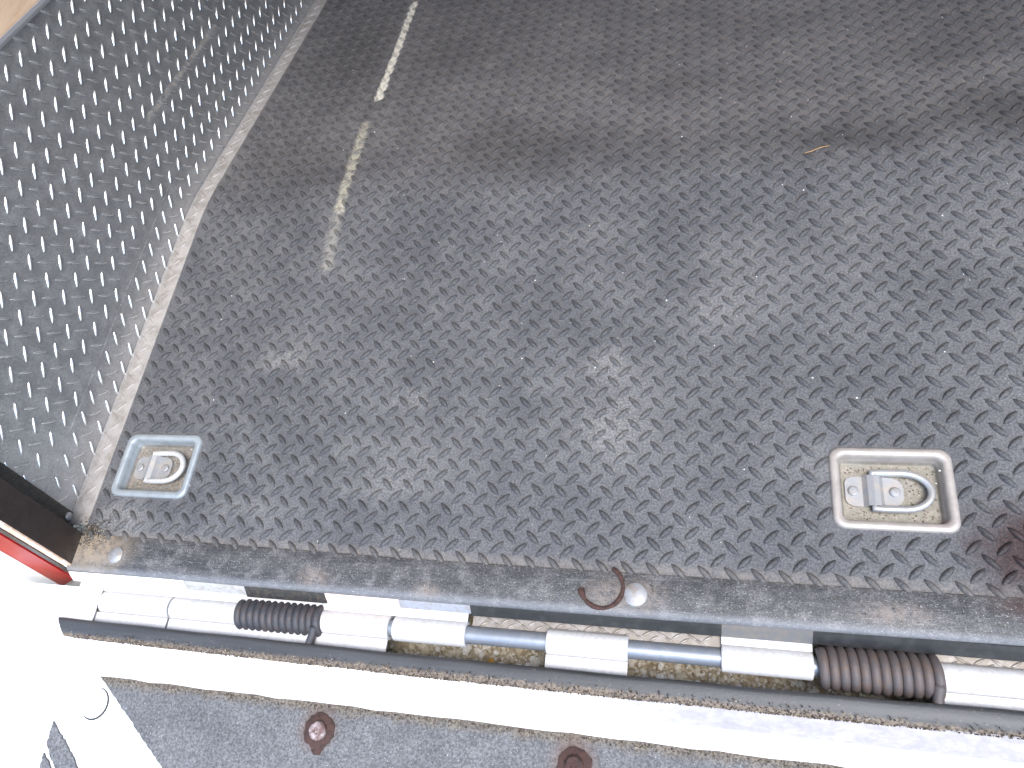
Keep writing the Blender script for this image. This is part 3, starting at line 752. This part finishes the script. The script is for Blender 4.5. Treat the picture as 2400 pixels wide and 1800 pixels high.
for k in range(700):
    x = rnd.uniform(-2, 40); pts.append(((x, rnd.uniform(-2.6, -1.2), .09), rnd.uniform(.01, .03)))
pan_pts = []
for (cx, cy) in PANS:
    for k in range(520):
        x, y = rnd.uniform(-1.65, 1.65), rnd.uniform(-1.1, 1.1)
        if abs(y) < .62 and x < .4: continue
        pan_pts.append(((cx + x, cy + y, -.51), rnd.uniform(.015, .05)))
crumbs('pan_dirt', pan_pts, mat_island('pan_dirt', [(0, srgb(84, 72, 58)), (.5, srgb(124, 110, 92)), (1, srgb(176, 166, 152))]), 'dry dirt lying in the bottoms of the two tie-down pans', 'dirt')
crumbs('dirt_crumbs', pts, DIRTM, 'brown dirt crumbs along the seal and sill', 'dirt')
pts = []
for k in range(420):
    s_ = rnd.uniform(-1, 38); x = rnd.uniform(-3, 45); pts.append((surf(x, s_, .012), rnd.choice((.015, .02, .02, .03, .045))))
crumbs('grit_specks', pts, mat_island('pale_grit', [(0, srgb(150, 140, 128)), (.5, srgb(190, 186, 180)), (1, srgb(225, 222, 218))]), 'pale grit specks scattered over the mat', 'grit')

# ------------------------------------------------------------------ ground under the gap
GH = -3.6
def mat_ground():
    t = NT('gravel_ground'); n = t.noise(1.2, 6, .7); g = t.noise(5, 4, .7); v = t.vor(2.2)
    c = t.mix(t.mr(n, .3, .7), srgb(178, 160, 132), srgb(150, 132, 104)); c = t.mix(t.mr(g, .4, .65), c, srgb(196, 182, 158))
    c = t.mix(t.mr(v, .0, .25, .5, 0), c, srgb(190, 182, 168))
    t.bump(t.ma('ADD', v, g), .6, .3)
    return t.out(c, .9)
G = 4000
mb = MB(); mb.add([lev(-G, -G, GH - 1), lev(G, -G, GH - 1), lev(G, G, GH - 1), lev(-G, G, GH - 1)], [(0, 1, 2, 3)])
g = obj('ground', mb, mat_ground()); g['kind'] = 'structure'
mb = MB(); rnd = random.Random(3)
t_ = (1 + 5 ** .5) / 2
IC = [Vector(v).normalized() for v in ((-1, t_, 0), (1, t_, 0), (-1, -t_, 0), (1, -t_, 0), (0, -1, t_), (0, 1, t_), (0, -1, -t_), (0, 1, -t_), (t_, 0, -1), (t_, 0, 1), (-t_, 0, -1), (-t_, 0, 1))]
IF = [(0, 11, 5), (0, 5, 1), (0, 1, 7), (0, 7, 10), (0, 10, 11), (1, 5, 9), (5, 11, 4), (11, 10, 2), (10, 7, 6), (7, 1, 8), (3, 9, 4), (3, 4, 2), (3, 2, 6), (3, 6, 8), (3, 8, 9), (4, 9, 5), (2, 4, 11), (6, 2, 10), (8, 6, 7), (9, 8, 1)]
for k in range(24000):
    x = rnd.uniform(4, 58); a = rnd.uniform(-6.6, -.4)
    big = rnd.random(); r = .05 + .05 * rnd.random() if big < .8 else .09 + .07 * rnd.random() if big < .988 else .2 + .12 * rnd.random()
    c = lev(x, a, GH - 1 + r * .35); sc = Vector((rnd.uniform(.8, 1.3), rnd.uniform(.7, 1.2), rnd.uniform(.5, .9)))
    R = Matrix.Rotation(rnd.uniform(0, 6.3), 3, 'Z')
    mb.add([c + R @ Vector((v.x * sc.x, v.y * sc.y, v.z * sc.z)) * r * rnd.uniform(.85, 1.12) for v in IC], IF)
st = obj('gravel', mb, mat_island('gravel_stone', [(0, srgb(150, 134, 110)), (.3, srgb(194, 180, 154)), (.65, srgb(214, 204, 186)), (.9, srgb(230, 226, 220)), (1, srgb(208, 194, 178))], .85))
tag(st, 'brown and grey gravel seen through the hinge gap', 'gravel', None, 'stuff')

# ------------------------------------------------------------------ rest of the trailer box (shades the floor)
INT = mat_simple('interior_white', grey(.80, (1, .95, .89)), .6)
def sheet(name, pts, mt):
    mb = MB(); mb.add(pts, [tuple(range(len(pts)))]); o = obj(name, mb, mt); o['kind'] = 'structure'; return o
sheet('ceiling', [lev(-5, -1.5, 74), lev(66, -1.5, 74), lev(66, 110, 74), lev(-5, 110, 74)], INT)
sheet('wall_right', [lev(66, -1.5, -2), lev(66, 110, -2), lev(66, 110, 74), lev(66, -1.5, 74)], INT)
sheet('wall_front', [lev(-5, 110, -2), lev(66, 110, -2), lev(66, 110, 74), lev(-5, 110, 74)], INT)

# ------------------------------------------------------------------ tip the whole trailer so that its front floor is level
for o in list(scene.objects):
    if o.parent is None and o.type in ('MESH', 'EMPTY'):
        o.matrix_world = RX @ Matrix.Translation(o.location)
